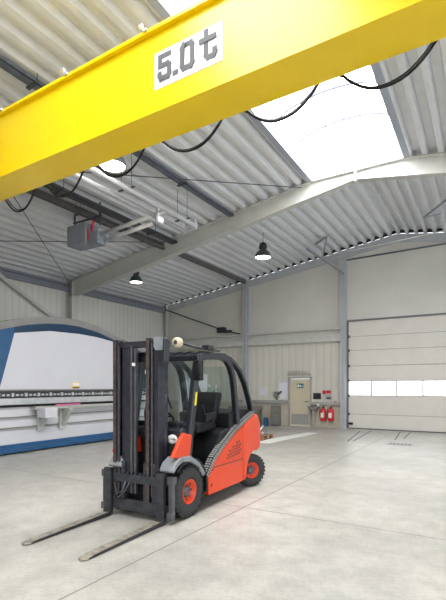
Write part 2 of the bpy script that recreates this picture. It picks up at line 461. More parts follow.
# ---------------------------------------------------------------- sectional door
zz = [.03, .564, 1.281, 1.852, 2.426, 3.023, 3.559, 4.156]
bm = B(); box(bm, D2[0], D2[1], YG+.02, YG+.06, 0, .03)
box(bm, D2[0], D2[1], YG+.075, YG+.09, 0, zz[2]); box(bm, D2[0], D2[1], YG+.075, YG+.09, zz[3], 4.17)
box(bm, D2[0], D2[0]+.05, YG-.06, YG+.02, 0, 4.2); box(bm, D2[1]-.05, D2[1], YG-.06, YG+.02, 0, 4.2)
box(bm, D2[0], D2[1], YG-.03, YG+.02, 4.14, 4.2)
sd = struct('door_2', bm, 'doorframe')
for k in range(7):
    z0, z1 = zz[k], zz[k+1]
    bm = B()
    if k == 2:
        box(bm, D2[0]+.05, D2[1]-.05, YG+.02, YG+.07, z0, z0+.03); box(bm, D2[0]+.05, D2[1]-.05, YG+.02, YG+.07, z1-.03, z1)
        xs = [D2[0]+.05, -3.711, -2.809, -1.928, -1.05, D2[1]-.05]
        for x in xs: box(bm, x-.035, x+.035, YG+.0, YG+.07, z0+.03, z1-.03)
        f = obj('window_frame', bm, 'panel', sd)
        for a, b in zip(xs, xs[1:]):
            pb = B(); box(pb, a+.035, b-.035, YG+.035, YG+.05, z0+.03, z1-.03); obj('pane', pb, 'pane', f)
    else:
        h = z1-z0; box(bm, D2[0]+.05, D2[1]-.05, YG+.03, YG+.07, z0+.007, z1-.007)
        for q in (.25, .5, .75): box(bm, D2[0]+.05, D2[1]-.05, YG+.022, YG+.03, z0+h*q-.05, z0+h*q+.05)
        obj('door_section', bm, 'panel', sd, bevel=.006)
for z in zz[1:-1]:
    bm = B(); box(bm, D2[0]+.04, D2[0]+.10, YG-.03, YG+.03, z-.05, z+.05); obj('hinge', bm, 'hub', sd)
bm = B(); box(bm, D2[0]+.06, D2[0]+.22, YG-.04, YG+.02, .16, .24); obj('latch', bm, 'black', sd)

# personnel door
bm = B(); box(bm, D1[0]-.07, D1[0], YG-.04, YG+.1, 0, D1[2]+.05); box(bm, D1[1], D1[1]+.07, YG-.04, YG+.1, 0, D1[2]+.05)
box(bm, D1[0]-.07, D1[1]+.07, YG-.04, YG+.1, D1[2], D1[2]+.07)
pd = struct('door_1', bm, 'mgrey')
bm = B(); box(bm, D1[0]+.01, D1[1]-.01, YG, YG+.05, .01, D1[2]-.01); obj('door_leaf', bm, 'door', pd)
bm = B(); box(bm, D1[0]+.08, D1[1]-.06, YG-.012, YG, .08, .50)
for q in range(10): box(bm, D1[0]+.10, D1[1]-.08, YG-.02, YG-.012, .11+q*.037, .125+q*.037)
obj('ventilation_grille', bm, 'mgrey', pd)
bm = B(); box(bm, D1[1]-.2, D1[1]-.06, YG-.05, YG, 1.0, 1.03); obj('door_handle', bm, 'black', pd)
bm = B()
box(bm, D1[0]-.1, D1[1]+.05, YG-.10, YG-.02, 2.12, 2.16)
for q in range(8): box(bm, D1[0]-.05+q*.125, D1[0]-.02+q*.125, YG-.08, YG-.04, 2.16, 2.28)
tag(obj('coat_rack', bm, 'mgrey'), 'grey rail with upright pegs above the cream door', 'rack')
t = thing('exit_sign', (-6.53, YG-.02, 1.65), 'small dark green emergency exit sign on the cream door', 'sign')
bm = B(); box(bm, -6.68, -6.40, YG-.02, YG-.004, 1.56, 1.75); obj('plate', bm, 'green', t)
bm = B()
box(bm, -6.66, -6.58, YG-.025, YG-.02, 1.60, 1.71)
bar(bm, (-6.50, YG-.023, 1.70), (-6.53, YG-.023, 1.65), .02, .02); bar(bm, (-6.53, YG-.023, 1.65), (-6.57, YG-.023, 1.60), .015, .015)
bar(bm, (-6.53, YG-.023, 1.65), (-6.49, YG-.023, 1.59), .015, .015); bar(bm, (-6.57, YG-.023, 1.68), (-6.47, YG-.023, 1.66), .012, .012)
box(bm, -6.46, -6.42, YG-.025, YG-.02, 1.62, 1.66)
obj('running_figure', bm, 'white', t)

# ---------------------------------------------------------------- yellow crane
cr = thing('overhead_crane', (-3, 3.63, 4.4), 'large yellow overhead crane girder marked 5.0 t spanning the hall', 'crane')
CX0, CX1 = -10.8, 7.2
bm = B(); box(bm, CX0, CX1, 3.41, 3.43, 4.42, 5.20); box(bm, CX0, CX1, 3.80, 3.82, 4.42, 5.20); obj('girder_web', bm, 'yellow', cr)
bm = B(); box(bm, CX0, CX1, 3.39, 3.845, 4.395, 4.42); obj('bottom_flange', bm, 'yellow', cr)
bm = B(); box(bm, CX0, CX1, 3.36, 3.87, 5.20, 5.235); obj('top_flange', bm, 'yellow', cr)
bm = B(); box(bm, CX0, CX1, 3.85, 3.88, 4.44, 4.50); obj('cable_rail', bm, 'dark', cr)
bm = B(); prism(bm, [(-2.858, 4.625), (-2.06, 4.625), (-2.06, 4.99), (-2.858, 4.99)], 'y', 3.404, 3.41); sg = obj('load_sign', bm, 'sign', cr)
# stencilled characters  5 . 0 t
def strokes(segs, x, z, w, h, th):
    bm = B()
    for i, (a, b, c, d) in enumerate(segs):
        yy = 3.402-.0012*i; p = Vector((x+a*w, yy, z+b*h)); q = Vector((x+c*w, yy, z+d*h)); dv = (q-p).normalized()*th*.5
        bar(bm, p-dv*.98, q+dv*.98, .005, th, 0, up=dv.cross(Vector((0, 1, 0))))
    obj('lettering', bm, 'grey_ink', sg)
th = .048; H = .22
strokes([(0, 1, 1, 1), (0, 1, 0, .58), (0, .58, .8, .58), (.8, .58, 1, .48), (1, .48, 1, .12), (1, .12, .85, 0), (.85, 0, .15, 0), (.15, 0, 0, .12), (0, .12, 0, .2)], -2.785, 4.71, .115, H, th)
strokes([(0, 0, .3, 0)], -2.605, 4.71, .06, H, th)
strokes([(.15, 1, .85, 1), (.85, 1, 1, .88), (1, .88, 1, .12), (1, .12, .85, 0), (.85, 0, .15, 0), (.15, 0, 0, .12), (0, .12, 0, .88), (0, .88, .15, 1)], -2.51, 4.71, .115, H, th)
strokes([(.35, 1.12, .35, .12), (.35, .12, .5, 0), (.5, 0, .9, 0), (.9, 0, 1, .1), (1, .1, 1, .22), (0, .78, .95, .78)], -2.29, 4.71, .15, H, th)
for x in (-5.39, -4.13, -2.94, -1.7, -.4, .9):
    bm = B(); bar(bm, (x, 3.35, 5.22), (x-.04, 3.34, 5.29), .018, .018); box(bm, x-.025, x+.025, 3.34, 3.42, 5.22, 5.245); box(bm, x-.07, x-.02, 3.33, 3.36, 5.275, 5.298); obj('cable_clip', bm, 'alu', cr)
def loop(pa, pl, pb):
    pts = []
    for k in range(15):
        u = k/14
        x = pa[0]+(pb[0]-pa[0])*u
        z = 4.47 - (4.47-pl)*(1-abs(2*u-1)**2.2)
        pts.append((x, 3.93+.02*math.sin(u*3), z))
    bm = B(); tube(bm, pts, .013, 8); tube(bm, [(p[0]+.012, p[1]+.035, p[2]+.006*k) for k, p in enumerate(pts)], .008, 6)
    box(bm, pa[0]-.015, pa[0]+.015, 3.88, 3.95, 4.45, 4.50)
    obj('festoon_cable', bm, 'plastic', cr)
for a, l, b in ((-7.35, 4.24, -6.5), (-6.2, 4.22, -5.5), (-5.25, 4.22, -4.5), (-4.25, 4.24, -3.45), (-3.18, 4.26, -2.38), (-2.10, 4.26, -1.33), (-1.12, 4.24, -.34), (-.1, 4.24, .7)): loop((a,), l, (b,))

# ---------------------------------------------------------------- cable channels and heater under the roof
def tray(x, z, y0, y1, wd, label, hang, mi='tray'):
    t = thing('cable_tray', (x, (y0+y1)/2, z), label, 'cable tray', 'cable trays under the roof')
    bm = B(); box(bm, x-wd/2, x+wd/2, y0, y1, z, z+.012); box(bm, x-wd/2, x-wd/2+.012, y0, y1, z, z+.07); box(bm, x+wd/2-.012, x+wd/2, y0, y1, z, z+.07)
    obj('channel', bm, mi, t)
    for y in hang:
        bm = B(); box(bm, x-wd/2-.05, x+wd/2+.05, y-.03, y+.03, z-.03, z)
        for s in (-1, 1): tube(bm, [(x+s*(wd/2+.03), y, z-.03), (x+s*(wd/2+.03), y, rl(x+s*(wd/2+.03)))], .007, 6)
        obj('hanger', bm, 'dark', t)
    return t
tray(-6.35, 6.58, -2.5, 11.0, .17, 'long slate cable tray under the roof, running above the silver heater tubes', (4.5, 8.6))
tray(-8.35, 6.10, 1.0, 10.9, .24, 'dark tray passing right above the grey heater box', (3.0, 6.6, 9.8), 'dark')
tray(-8.78, 5.98, 1.0, 10.9, .10, 'narrower dark tray left of the heater box', (5, 7.5), 'brown')
bm = B()
for x in (-8.58,): box(bm, x-.05, x+.05, 1.0, 10.9, 6.16, 6.20)
tag(obj('conduit', bm, 'silver'), 'silver conduit between the two dark trays under the roof', 'pipe')

t = thing('radiant_heater', (-7.5, 8, 5.4), 'suspended radiant heater with grey burner box and silver tubes under the roof', 'heater')
bm = B(); box(bm, -9.50, -8.80, 7.75, 8.2, 5.33, 5.86); obj('burner_box', bm, 'boxgrey', t, bevel=.015)
bm = B(); box(bm, -8.80, -8.46, 7.85, 8.15, 5.30, 5.62); obj('fan_housing', bm, 'boxgrey', t, bevel=.02)
bm = B(); tube(bm, [(-8.74, 7.9, 5.62), (-8.72, 7.9, 5.80), (-8.64, 7.9, 5.90)], .026, 8); tube(bm, [(-8.78, 7.82, 5.40), (-8.78, 7.82, 5.70)], .014, 8); obj('gas_hose', bm, 'red', t)
bm = B()
for x in (-9.45, -8.5): bar(bm, (x, 7.97, 5.8), (x, 7.97, rl(x)), .035, .035)
box(bm, -9.5, -8.45, 7.95, 7.99, 6.0, 6.04); obj('mounting_frame', bm, 'dark', t)
bm = B(); tube(bm, [(-8.46, 8, 5.56), (-6.55, 8, 5.72)], .052, 12); obj('tube', bm, 'silver', t)
bm = B(); tube(bm, [(-8.46, 8.1, 5.42), (-6.85, 8.1, 5.57)], .052, 12); obj('tube', bm, 'silver', t)
bm = B(); box(bm, -6.62, -6.57, 7.94, 8.16, 5.50, 5.84); obj('tube_bracket', bm, 'silver', t)
for x, zt in ((-6.42, 5.77), (-6.70, 5.67)):
    bm = B(); tube(bm, [(x, 1.2, zt), (x, 9.2, zt)], .055, 12); obj('tube', bm, 'silver', t)
bm = B(); tube(bm, [(-6.60, 8, 5.72), (-6.42, 8.05, 5.76)], .052, 10); obj('tube', bm, 'silver', t)
bm = B(); prism(bm, [(-6.78, 5.60), (-6.36, 5.70), (-6.36, 5.84), (-6.78, 5.74)], 'y', 9.2, 9.23)
for x in (-6.38, -6.56, -6.76): tube(bm, [(x, 9.21, 5.66), (x, 9.21, 6.0)], .014, 6)
obj('end_bracket', bm, 'silver', t)
for y in (2.5, 4.9, 6.9, 8.9):
    bm = B()
    for x in (-6.72, -6.42): tube(bm, [(x, y, 5.80), (x, y, rl(x))], .006, 6)
    box(bm, -6.8, -6.34, y-.02, y+.02, 5.84, 5.86); obj('hanger', bm, 'dark', t)

def lamp(x, y, z, r, label, top=None):
    t = thing('pendant_lamp', (x, y, z), label, 'lamp', 'pendant high-bay lamps')
    bm = B(); lathe(bm, [(r, 0), (r*.97, .07), (r*.80, .17), (r*.5, .25), (r*.30, .28), (r*.28, .27), (r*.46, .235), (r*.76, .155), (r*.93, .06), (r*.96, 0)], (x, y, z), n=28, close=True); obj('shade', bm, 'lampgreen', t)
    bm = B(); lathe(bm, [(r*.1, .012), (r*.9, .012), (r*.9, .03), (r*.1, .03)], (x, y, z), n=28, close=False); obj('lens', bm, 'bulb', t)
    bm = B(); lathe(bm, [(r*.3, .28), (r*.48, .30), (r*.5, .36), (r*.42, .46), (r*.2, .50), (.03, .51)], (x, y, z), n=20); obj('ballast_housing', bm, 'black', t)
    bm = B(); tube(bm, [(x, y, z+.5), (x, y, top or rl(x))], .009, 6); obj('suspension_wire', bm, 'black', t)
    return t
lamp(-6.30, 13.0, 5.88, .27, 'lit pendant lamp hanging beyond the rafter, rightmost of the lamps')
lamp(-10.95, 12.0, 5.43, .235, 'lit dark pendant lamp seen just below the rafter at left')
lamp(-6.27, 6.2, 5.95, .27, 'brightly lit pendant lamp close behind the lower edge of the yellow crane', 6.57)

# ---------------------------------------------------------------- press at the left wall
pr = thing('press_brake', (-10.6, 9, 0), 'long blue and white press brake with arched top along the left wall', 'machine')
FX = -9.9
bm = B()
arch = [(a, b-.09) for a, b in [(4.4, 2.55), (5.2, 2.95), (6.141, 3.08), (6.9, 3.29), (7.53, 3.40), (8.0, 3.44), (8.53, 3.44), (9.28, 3.34), (9.94, 3.17), (11.0, 2.93), (11.8, 2.66), (12.3, 2.42)]]
prism(bm, [(4.4, .22)]+arch+[(12.3, .22)], 'x', -10.0, FX-.05); obj('body', bm, 'bluedark', pr)
bm = B()       # grey rim above the arch, set further back
prism(bm, [(4.4, .3)]+[(a, b+.19-max(0, a-9.3)*.02) for a, b in arch]+[(12.3, .3)], 'x', -11.0, -10.0); obj('rear_frame', bm, 'rim', pr)
bm = B(); prism(bm, [(6.11, 1.56), (6.19, 1.84), (6.50, 2.95), (7.53, 3.11), (8.53, 3.13), (9.2, 3.10), (9.85, 3.02), (10.4, 2.86), (10.6, 1.56)], 'x', FX-.05, FX)
obj('front_panel', bm, 'mwhite', pr, bevel=.01)
bm = B(); prism(bm, [(4.4, 1.57), (4.4, 2.46), (5.2, 2.86), (6.141, 2.99), (6.50, 3.09), (6.50, 2.95), (6.19, 1.84), (6.11, 1.57)], 'x', FX-.05, FX+.02); obj('side_panel', bm, 'blue', pr)
bm = B()
box(bm, FX-.05, FX+.03, 4.5, 11.8, 1.53, 1.56)
obj('beam_edge', bm, 'bench', pr)
bm = B(); box(bm, FX-.05, FX+.02, 4.5, 11.8, 1.36, 1.53); obj('tool_holder', bm, 'black', pr)
yk = 4.6; k = 0
while yk < 11.7:
    h = .05 if k % 3 else .09
    bm = B(); box(bm, FX+.02, FX+.06, yk, yk+.07, 1.42-h/3, 1.42+h/1.6); obj('clamp', bm, 'alu', pr); yk += .12; k += 1
bm = B(); box(bm, FX-.05, FX+.10, 4.5, 11.8, 1.19, 1.35); obj('lower_beam', bm, 'alu', pr, bevel=.01)
bm = B(); box(bm, FX-.05, FX+.06, 4.5, 11.8, 1.13, 1.19); obj('beam_gap', bm, 'plastic', pr)
bm = B(); box(bm, FX-.05, FX+.20, 6.95, 11.8, 1.05, 1.13); obj('table_rail', bm, 'mgrey', pr)
bm = B(); box(bm, FX-.05, FX+.0, 4.5, 11.9, .22, 1.13); obj('apron', bm, 'mwhite', pr)
for z0, z1, dz in ((.86, .93, .05), (.60, .66, .08)):
    bm = B(); box(bm, FX, FX+.06, 4.5, 11.5, z0+.01, z0+.04); obj('guide_rail', bm, 'bench', pr)
for y in (7.17, 7.85):
    bm = B(); prism(bm, [(FX, .55), (FX+.10, .60), (FX+.40, 1.02), (FX+.40, 1.06), (FX, 1.06)], 'y', y, y+.10); prism(bm, [(FX, .50), (FX+.07, .50), (FX+.07, 1.06), (FX, 1.06)], 'y', y-.06, y+.16); obj('support_bracket', bm, 'bracket', pr)
bm = B(); box(bm, FX+.1, FX+.45, 7.05, 7.42, .84, 1.10); obj('control_box', bm, 'mwhite', pr, bevel=.015)
bm = B(); box(bm, FX+.12, FX+.4, 7.42, 7.50, .86, 1.08); obj('control_face', bm, 'bench', pr)
bm = B(); box(bm, FX+.10, FX+.14, 7.62, 8.42, 1.135, 1.17); obj('film_strip', bm, 'pink', pr)
bm = B(); box(bm, FX, FX+.006, 8.25, 8.52, 1.58, 1.76); lb = obj('warning_label', bm, 'label_y', pr)
bm = B(); box(bm, FX+.006, FX+.008, 8.27, 8.50, 1.66, 1.74); box(bm, FX+.006, FX+.008, 8.27, 8.50, 1.585, 1.62, 1)
obj('label_print', bm, ['white', 'black'], lb)
bm = B(); prism(bm, [(FX-.1, .04), (FX+.16, .04), (FX+.16, .16), (FX+.06, .23), (FX-.1, .23)], 'y', 4.4, 12.1); obj('foot_plate', bm, 'blue', pr)
bm = B()
box(bm, -10.9, FX-.12, 4.5, 12.0, 0, .22)
obj('base', bm, 'bench', pr)

# equipment seen through the cab beyond the press
t = thing('control_cabinet', (-9.6, 13.6, 0), 'pale control cabinet beyond the press, seen through the forklift cab', 'cabinet')
bm = B(); box(bm, -10.1, -9.2, 13.4, 14.1, .05, 2.1); obj('body', bm, 'mwhite', t, bevel=.02)
bm = B(); box(bm, -10.0, -9.3, 13.38, 13.4, .5, 1.9); obj('door', bm, 'paper', t)
bm = B(); box(bm, -10.05, -9.25, 13.45, 14.05, 0, .05); obj('plinth', bm, 'bench', t)
for k, (x, lab) in enumerate(((-8.62, 'grey green gas cylinder beyond the forklift, left of its twin'), (-8.34, 'grey green gas cylinder beyond the forklift, right of its twin'))):
    t = thing('gas_cylinder', (x, 13.3, 0), lab, 'gas cylinder', 'gas cylinders beyond the forklift')
    bm = B(); lathe(bm, [(.11, 0), (.115, .03), (.115, 1.35), (.09, 1.46), (.045, 1.53), (.04, 1.56)], (x, 13.3, 0), n=20); obj('body', bm, 'gas', t)
    bm = B(); lathe(bm, [(.03, 1.56), (.045, 1.58), (.045, 1.66), (.03, 1.70)], (x, 13.3, 0), n=14); obj('valve_cap', bm, 'alu', t)

# ---------------------------------------------------------------- along the back wall
for x, lab in ((-5.53, 'red fire extinguisher on the back wall, the left one of two'), (-5.22, 'red fire extinguisher on the back wall nearest the sectional door')):
    t = thing('fire_extinguisher', (x, 16.86, .27), lab, 'fire extinguisher', 'fire extinguishers on the back wall')
    bm = B(); lathe(bm, [(.10, .27), (.115, .29), (.115, .66), (.09, .73), (.04, .77)], (x, 16.86, 0), n=18); obj('cylinder', bm, 'red', t)
    bm = B(); box(bm, x-.03, x+.03, 16.83, 16.89, .77, .82); bar(bm, (x-.02, 16.86, .82), (x+.10, 16.84, .86), .03, .015); tube(bm, [(x, 16.84, .80), (x-.09, 16.80, .78), (x-.14, 16.80, .62), (x-.13, 16.82, .42)], .012, 6); obj('valve', bm, 'black', t)
    bm = B(); box(bm, x-.06, x+.06, 16.742, 16.747, .40, .60); obj('label', bm, 'white', t)
    bm = B(); box(bm, x-.03, x+.03, 16.96, 17.0, .5, .62); obj('wall_bracket', bm, 'dark', t)
bm = B(); box(bm, -5.98, -5.66, YG-.03, YG, 1.12, 1.37); box(bm, -5.96, -5.68, YG-.035, YG-.03, 1.14, 1.35, 1); tag(obj('notice_board', bm, ['dark', 'black']), 'small black notice board right of the cream door', 'board')
bm = B(); box(bm, -5.60, -5.46, YG-.02, YG, 1.33, 1.47); tag(obj('fire_sign', bm, 'red'), 'square red fire safety sign above the left extinguisher', 'sign')
bm = B(); box(bm, -5.44, -5.22, YG-.08, YG, 1.13, 1.50); box(bm, -5.42, -5.24, YG-.085, YG-.08, 1.36, 1.46, 1); box(bm, -5.42, -5.24, YG-.085, YG-.08, 1.15, 1.20, 2)
tag(obj('alarm_box', bm, ['alu', 'red', 'black']), 'small grey alarm box with red top above the right extinguisher', 'alarm')
bm = B(); box(bm, -5.12, -5.03, YG-.03, YG, .99, 1.05); tag(obj('call_point', bm, 'red'), 'tiny red call point just above the wall ledge', 'button')
t = thing('wash_basin', (-5.85, 16.8, 0), 'small grey basin on a post right of the cream door', 'basin')
bm = B(); prism(bm, [(-6.10, .83), (-5.70, .83), (-5.76, .72), (-6.03, .72)], 'y', 16.6, 16.98); obj('basin', bm, 'bench', t, bevel=.01)
bm = B(); box(bm, -5.93, -5.85, 16.75, 16.83, 0, .72); obj('post', bm, 'alu', t)
bm = B(); box(bm, -5.78, -5.70, 16.85, 16.95, .83, .93); obj('soap_box', bm, 'white', t)
bm = B(); box(bm, -7.50, -7.12, YG-.012, YG, 1.10, 1.80); tag(obj('notice_sheet', bm, 'paper'), 'tall white sheet pinned on the wall left of the cream door', 'notice')
bm = B(); box(bm, -8.42, -8.08, YG-.012, YG, 1.25, 1.60); tag(obj('notice_sheet', bm, 'paper'), 'small bluish sheet on the ribbed wall above the bench', 'notice')
t = thing('wall_telephone', (-7.6, 16.9, 1.1), 'dark bracket-mounted handset in front of the white sheet', 'telephone')
bm = B(); box(bm, -7.68, -7.5, 16.86, 16.98, 1.18, 1.42); obj('handset', bm, 'bench', t, bevel=.02)
bm = B(); bar(bm, (-7.55, 16.92, 1.05), (-7.55, 16.92, 1.2), .04, .04); bar(bm, (-7.5, 16.9, 1.3), (-7.32, 16.85, 1.42), .06, .06); obj('bracket', bm, 'black', t)
t = thing('workbench', (-8.7, 16.6, 0), 'low grey metal workbench against the back wall beside the forklift rear', 'bench')
bm = B(); box(bm, -9.4, -8.1, 16.0, 16.7, .66, .80); obj('top', bm, 'bench', t, bevel=.01)
for x in (-9.35, -8.22):
    for y in (16.04, 16.6):
        bm = B(); box(bm, x, x+.08, y, y+.08, 0, .66); obj('leg', bm, 'bench', t)
bm = B(); box(bm, -9.3, -8.2, 16.2, 16.26, .08, .13); obj('stretcher', bm, 'black', t)
t = thing('locker', (-7.55, 16.6, 0), 'narrow grey metal locker left of the cream door', 'locker')
bm = B(); box(bm, -7.66, -7.36, 16.55, 16.95, .04, .84); obj('body', bm, 'bench', t, bevel=.01)
bm = B(); box(bm, -7.64, -7.38, 16.53, 16.55, .1, .80); obj('door', bm, 'bench', t)
bm = B(); box(bm, -7.66, -7.36, 16.6, 16.9, 0, .04); obj('foot', bm, 'black', t)
bm = B(); prism(bm, [(-7.86, 0), (-7.72, 0), (-7.75, .32), (-7.83, .36)], 'y', 16.2, 16.5); tag(obj('cleaning_bucket', bm, 'blue', bevel=.02), 'blue container on the floor between bench and locker', 'container')
# pallet with odds and ends
t = thing('pallet', (-5.85, 12.2, 0), 'low wooden pallet on the floor behind the forklift', 'pallet')
bm = B()
for k in range(4): box(bm, -6.45+k*.19, -6.45+k*.19+.13, 11.8, 12.6, .115, .135)
obj('deck_boards', bm, 'wood', t)
bm = B()
for x in (-6.45, -6.14, -5.84):
    box(bm, x, x+.09, 11.8, 12.6, .0, .02)
    for y in (11.8, 12.15, 12.5): box(bm, x, x+.09, y, y+.1, .02, .095)
box(bm, -6.45, -5.75, 11.8, 11.9, .095, .115); box(bm, -6.45, -5.75, 12.15, 12.25, .095, .115); box(bm, -6.45, -5.75, 12.5, 12.6, .095, .115)
obj('bearer_blocks', bm, 'wood', t)
bm = B(); tube(bm, [(-6.1, 12.1, .17), (-6.0, 12.2, .3), (-5.95, 12.3, .42)], .03, 8); tube(bm, [(-6.18, 12.3, .17), (-5.9, 12.15, .2)], .03, 8); box(bm, -6.15, -5.95, 12.1, 12.35, .135, .19)
tag(obj('hose_fitting', bm, 'alu', bevel=0), 'silver hose fittings lying on the wooden pallet', 'fitting')

# floor marks
bm = B(); prism(bm, [(-5.95, 11.35), (-5.35, 11.35), (-5.02, 14.75), (-5.40, 14.85)], 'z', .0, .004); struct('trim_7', bm, 'pale_strip')  # pale flat strip on the floor, tone varied at random
for k, (p, q) in enumerate((((-3.95, 16.3), (-3.52, 13.0)), ((-3.62, 16.5), (-3.40, 13.2)), ((-2.64, 16.7), (-2.38, 14.1)), ((-2.30, 16.7), (-2.2, 14.6)))):
    bm = B(); bar(bm, (p[0], p[1], .002), (q[0], q[1], .002), .055, .004)
    struct('trim_%d' % (8+k), bm, 'skid')
t = thing('floor_drain', (-2.08, 13.15, 0), 'dark rectangular drain cover set in floor before the sectional door', 'drain')
bm = B(); box(bm, -2.42, -1.74, 12.95, 13.35, 0, .005); obj('frame', bm, 'mgrey', t)
bm = B()
for k in range(6): box(bm, -2.36+k*.10, -2.30+k*.10, 13.0, 13.3, .005, .009)
obj('grate', bm, 'skid', t)

# ---------------------------------------------------------------- forklift
fk = thing('forklift', (-3.72, 5.3, 0), 'orange and charcoal forklift truck with lowered forks, standing on concrete floor', 'forklift')
fk.rotation_euler.z = math.radians(2)
XO, XI = -3.2, -4.24            # outer faces
# wheels
def wheel(xc, y, r, wd, side, rimr, steer=0):
    pass
    bm = B(); h = wd/2
    lathe(bm, [(rimr, -h*.8), (rimr*1.12, -h*.95), (r*.86, -h), (r*.96, -h*.86), (r*.985, -h*.5), (r*.985, h*.5), (r*.96, h*.86), (r*.86, h), (rimr*1.12, h*.95), (rimr, h*.8), (rimr*.96, 0)], (xc, y, r), 'x', 40, close=True)
    n = 26
    for k in range(n):
        for s in (-1, 1):
            a = 2*math.pi*(k+(.5 if s > 0 else 0))/n
            mt = Matrix.Translation((xc, y, r)) @ Matrix.Rotation(a, 4, 'X') @ Matrix.Rotation(s*.35, 4, 'Z')
            x0, x1 = (s*h*.05, s*h*.98); x0, x1 = min(x0, x1), max(x0, x1)
            box(bm, x0, x1, -r*.062, r*.062, r*.93, r*1.0, 0, mt)
    t = obj('tyre', bm, 'rubber', fk)
    s = side
    bm = B(); lathe(bm, [(rimr*1.04, s*h*.80), (rimr*1.06, s*h*.92), (rimr*.98, s*h*.93), (rimr*.86, s*h*.55), (rimr*.55, s*h*.45), (.001, s*h*.45), (.001, 0), (rimr*1.0, 0)], (xc, y, r), 'x', 32, close=True)
    rm = obj('rim', bm, 'orange', t)
    bm = B(); lathe(bm, [(.001, s*h*.40), (rimr*.55, s*h*.40), (rimr*.55, s*h*.58), (rimr*.34, s*h*.72), (.001, s*h*.72)], (xc, y, r), 'x', 20, close=True)
    for k in range(8):
        a = 2*math.pi*k/8; cy, cz = y+rimr*.72*math.cos(a), r+rimr*.72*math.sin(a)
        tube(bm, [(xc+s*h*.40, cy, cz), (xc+s*h*.60, cy, cz)], rimr*.085, 6)
    hb = obj('hub', bm, 'hub', t)
    if steer:
        Rm = Matrix.Translation(Vector((xc, y, r))-origin(fk)) @ Matrix.Rotation(steer, 4, 'Z') @ Matrix.Translation(origin(fk)-Vector((xc, y, r)))
        for o in (t, rm, hb): o.data.transform(Rm)
wheel(-3.335, 4.455, .325, .26, 1, .148); wheel(-4.105, 4.455, .325, .26, -1, .148)
wheel(-3.33, 6.41, .265, .19, 1, .125, -.55); wheel(-4.08, 6.41, .265, .19, -1, .125, -.55)
def archpts(cy, cz, r, a0, a1, n=10): return [(cy+r*math.cos(math.radians(a0+(a1-a0)*k/n)), cz+r*math.sin(math.radians(a0+(a1-a0)*k/n))) for k in range(n+1)]
# orange body
for x0, x1 in ((-4.20, -4.12), (-3.30, -3.215)):
    bm = B(); prism(bm, [(4.93, .17), (4.91, .41), (5.09, .60), (5.35, .76), (5.72, .945), (5.955, 1.03), (5.955, .17)], 'x', x0, x1); obj('side_body', bm, 'orange', fk, bevel=.02, seg=3)
bm = B(); prism(bm, [(5.62, .9), (5.62, 1.24), (5.98, 1.28), (6.30, 1.27), (6.46, 1.24), (6.58, 1.10)], 'x', -4.19, -3.28); obj('rear_cover', bm, 'plastic', fk, bevel=.02)
bm = B(); prism(bm, [(5.972, .17), (5.972, 1.04), (6.36, 1.175), (6.50, 1.18), (6.66, 1.08), (6.76, .93), (6.80, .80), (6.76, .64), (6.66, .58)]+archpts(6.42, .27, .32, 72, 180, 10)+[(6.06, .17)], 'x', -4.24, -3.205)
for v in bm.verts:
    if v.co.y > 6.5: v.co.x = -3.72+(v.co.x+3.72)*(1-.55*(v.co.y-6.5))
cw = obj('counterweight', bm, 'orange', fk, bevel=.09, seg=5)
bm = B()
prism(bm, [(5.03, .525), (5.95, .515), (5.95, .527), (5.04, .537)], 'x', -3.214, -3.2105)
obj('panel_seam', bm, 'black', fk)
bm = B()
for i in range(5):
    for j in range(6):
        y = 5.84-j*.075-(0 if i % 2 else .037); z = .615+i*.044-j*.006
        if z > .47+(y-4.93)*.40 or y < 5.38+i*.05: continue
        prism(bm, [(y, z), (y+.040, z+.006), (y+.040, z+.030), (y, z+.024)], 'x', -3.2145, -3.2105)
obj('vent_holes', bm, 'black', fk)
bm = B(); tube(bm, [(-3.213, 4.99, .30), (-3.208, 4.99, .30)], .02, 8); tube(bm, [(-3.213, 5.02, .50), (-3.208, 5.02, .50)], .012, 8); obj('fastener', bm, 'black', fk)
# anti-slip trim strip along the cut of the body
strip = [(4.905, .41), (5.09, .605), (5.35, .765), (5.72, .955), (6.06, 1.07), (6.39, 1.19)]
bm = B(); sweep(bm, [(-3.262, a-.022, b+.035) for a, b in strip], .09, .07); obj('trim_strip', bm, 'plastic', fk)
tb = B()
for (a, b), (c, d) in zip(strip, strip[1:]):
    L = math.hypot(c-a, d-b); n = max(2, int(L/.036))
    for k in range(n):
        u = k/n; y = a+(c-a)*u; z = b+(d-b)*u; ty, tz = (c-a)/L, (d-b)/L
        mt = Matrix(((1, 0, 0, 0), (0, ty, -tz, y-.022), (0, tz, ty, z+.035), (0, 0, 0, 1)))
        for q in (-.031, .003): box(tb, -3.218, -3.213, 0, .022, q, q+.026, 0, mt)
        for q in (0, 1): box(tb, -3.302+q*.042, -3.268+q*.042, 0, .022, .034, .040, 0, mt)
obj('tread_studs', tb, 'tread', fk)
# chassis, floor, steps
bm = B(); box(bm, -4.12, -3.32, 4.2, 6.5, .14, .42); obj('chassis', bm, 'plastic', fk, bevel=.02)
bm = B(); box(bm, -4.23, -3.24, 4.68, 5.35, .42, .50); box(bm, -3.5, -3.23, 4.80, 5.02, .22, .25); prism(bm, [(4.72, .25), (4.95, .25), (4.93, .5), (4.74, .5)], 'x', -3.42, -3.25); obj('floor_step', bm, 'plastic', fk, bevel=.01)
bm = B(); prism(bm, [(5.2, .5), (5.2, .72), (5.38, .98), (6.1, 1.12), (6.32, 1.15), (6.32, .5)], 'x', -4.18, -3.27); obj('engine_hood', bm, 'plastic', fk, bevel=.04, seg=3)
